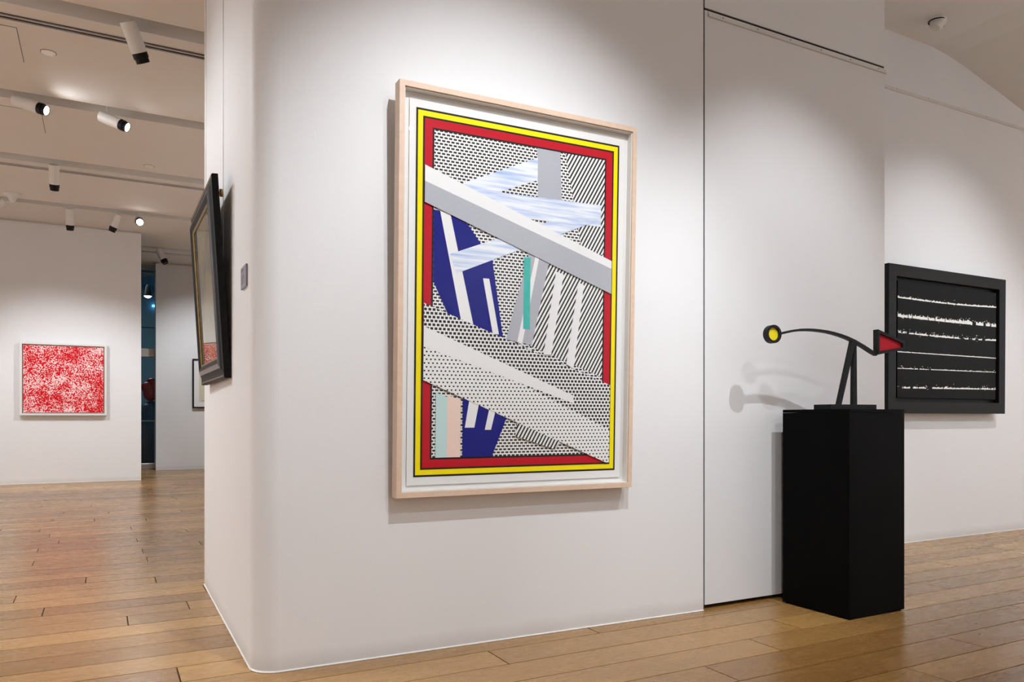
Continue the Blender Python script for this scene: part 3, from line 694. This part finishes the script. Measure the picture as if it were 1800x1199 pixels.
# ring and yellow disc
def ring(name, cx_, cz_, ro, ri, t, mat, seg=48):
    bm = nb(); rings = []
    for r, y_ in ((ro, -t/2), (ri, -t/2), (ri, t/2), (ro, t/2)):
        rings.append([bm.verts.new((cx_+r*math.cos(2*math.pi*i/seg), y_, cz_+zb+r*math.sin(2*math.pi*i/seg))) for i in range(seg)])
    for a in range(4):
        A, B = rings[a], rings[(a+1) % 4]
        for i in range(seg): bm.faces.new((A[i], A[(i+1) % seg], B[(i+1) % seg], B[i]))
    return link(name, bm, mat, sc, smooth=True)
ring('disc_ring', -0.464, 0.355, 0.0465, 0.0335, 0.030, M['steel_black'])
bm = nb(); lathe(bm, [(0, -0.004), (0.0330, -0.004), (0.0330, 0.004), (0, 0.004)], 48, Matrix.Translation((-0.464, 0.0, 0.355+zb)) @ Matrix.Rotation(math.pi/2, 4, 'X'))
link('disc', bm, M['yellow'], sc)
# wedge: rim of four bars around a red plate
outer = [(0.226, 0.262), (0.418, 0.312), (0.420, 0.349), (0.226, 0.407)]
outer = [(0.226, 0.270), (0.419, 0.307), (0.421, 0.348), (0.226, 0.407)]
inner = [(0.238, 0.289), (0.404, 0.316), (0.405, 0.338), (0.238, 0.386)]
bm = nb(); t2 = 0.034; R4 = []
for pts, y_ in ((outer, -t2/2), (inner, -t2/2), (inner, t2/2), (outer, t2/2)): R4.append([bm.verts.new((p[0], y_, p[1]+zb)) for p in pts])
for a in range(4):
    A, B = R4[a], R4[(a+1) % 4]
    for i in range(4): bm.faces.new((A[i], A[(i+1) % 4], B[(i+1) % 4], B[i]))
link('wedge_rim', bm, M['steel_black'], sc)
plate('wedge_plate', inner, M['red_enamel'], t=0.008)

# ------------------------------------------------------------------ window of the far hall and what stands behind it
win = empty('window_1', (0, 16.62, 0)); win['kind'] = 'structure'
boxo('sill', (-5.0, 1.6, -0.03, 0.10, 0.0, 0.115), M['alu'], win, bevel=0.01)
boxo('transom', (-5.0, 1.6, -0.02, 0.06, 2.20, 2.36), M['alu'], win, bevel=0.003)
boxo('head_frame', (-5.0, 1.6, -0.02, 0.06, 3.90, 4.0), M['rail_grey'], win)
for z0, z1 in ((0.115, 2.20), (2.36, 3.90)): boxo('pane', (-5.0, 1.6, 0.015, 0.022, z0, z1), M['glass'], win)
for x in (-0.9, -2.6, -4.3): boxo('mullion', (x-0.03, x+0.03, -0.02, 0.06, 0.115, 3.90), M['alu'], win)
boxo('floor_beyond', (-4, 5, 16.76, 26, -0.1, 0.0), M['hall_floor'], kind='structure').name = 'floor_outside'
boxo('wall_beyond', (-4, 5, 24, 24.2, 0, 6.0), M['hall_wall'], kind='structure').name = 'wall_outside'
boxo('wall_beyond_side', (4.0, 4.2, 16.8, 24, 0, 6.0), M['hall_wall'], kind='structure').name = 'wall_outside_side'
boxo('wall_beyond_left', (-4.2, -4.0, 16.8, 24, 0, 6.0), M['hall_wall'], kind='structure').name = 'wall_outside_left'
boxo('ceiling_beyond', (-4, 5, 17.0, 24.2, 4.75, 4.9), M['hall_wall'], kind='structure').name = 'ceiling_outside'
for z in (2.95, 3.55): boxo('seam', (-3.9, 3.9, 23.985, 23.999, z, z+0.02), M['gap'], kind='structure').name = 'trim_outside'
# soffit beam seen at the top of the window
o = boxo('soffit_beam', (-3.9, 3.9, 17.6, 18.0, 4.02, 4.74), M['hall_wall'], kind='structure'); o.name = 'ceiling_beam'
# guard rail
gr = empty('guard_rail', (0.9, 17.6, 0), label='grey guard rail seen through the narrow far window', cat='railing')
bm = nb(); tube(bm, (-1.6, 0, 0.935), (1.6, 0, 0.935), 0.016, 10); link('handrail', bm, M['rail_grey'], gr)
for x in (-1.4, -0.7, 0.06, 0.8): boxo('post', (x-0.012, x+0.012, -0.02, 0.02, 0.0, 0.925), M['rail_grey'], gr)
for x0, x1 in ((-1.39, -0.72), (-0.68, 0.04), (0.08, 0.78)): boxo('glass_panel', (x0, x1, -0.004, 0.004, 0.08, 0.86), M['glass'], gr)
# blue dome and red balloon-like form
dm = nb(); lathe(dm, [(0.33, 0), (0.34, 0.9), (0.335, 1.12), (0.29, 1.25), (0.19, 1.33), (0.07, 1.365), (0, 1.37)], 36)
o = link('domed_drum', dm, M['dome_blue'], smooth=True, loc=(0.97, 18.6, 0)); tag(o, 'tall blue round-topped drum behind the far window, under the red balloon form', 'drum')
rb = empty('red_sculpture', (0.93, 18.6, 1.372), label='glossy red lobed balloon-like form standing on the blue drum behind the far window', cat='sculpture')
for (x, y_, z, r, s) in ((0.0, 0, 0.17, 0.15, 1.0), (-0.07, -0.03, 0.30, 0.12, 0.9), (0.08, -0.02, 0.30, 0.13, 0.9), (0.02, 0, 0.42, 0.10, 0.8)):
    bm = nb(); bmesh.ops.create_icosphere(bm, subdivisions=3, radius=r, matrix=Matrix.Translation((x, y_, z)) @ Matrix.Diagonal((1, 1, 1.15*s, 1)))
    link('lobe', bm, M['balloon_red'], rb, smooth=True)
bm = nb(); lathe(bm, [(0.05, 0), (0.06, 0.05), (0.04, 0.1)], 20); link('foot', bm, M['balloon_red'], rb)
# pendant lamp and indicator beyond the window
pd = empty('pendant_lamp', (0.945, 20.0, 4.75), label='dark cone pendant lamp glowing behind the far window', cat='pendant lamp')
bm = nb(); tube(bm, (0, 0, 0), (0, 0, -0.6), 0.008, 8); link('cord', bm, M['black_metal'], pd)
bm = nb(); lathe(bm, [(0.02, -0.6), (0.05, -0.66), (0.09, -0.88), (0.085, -0.88), (0.04, -0.66)], 24); link('shade', bm, M['black_metal'], pd, smooth=True)
bm = nb(); lathe(bm, [(0, -0.92), (0.05, -0.905), (0.080, -0.875)], 24); link('bulb', bm, M['lens_on'], pd)
o = boxo('indicator_light', (1.24, 1.36, 23.9, 23.99, 4.15, 4.20), M['blue_led'], bevel=0.005); tag(o, 'tiny blue indicator light deep behind the far window', 'light')
al = bpy.data.lights.new('hall_fill', 'AREA'); al.energy = 65; al.size = 2.0; al.color = (0.6, 0.85, 1.0)  # unseen area light added for the bluish ambient beyond the window
ao = bpy.data.objects.new('hall_fill', al); COL.objects.link(ao); ao.location = (0.3, 20.5, 4.7)
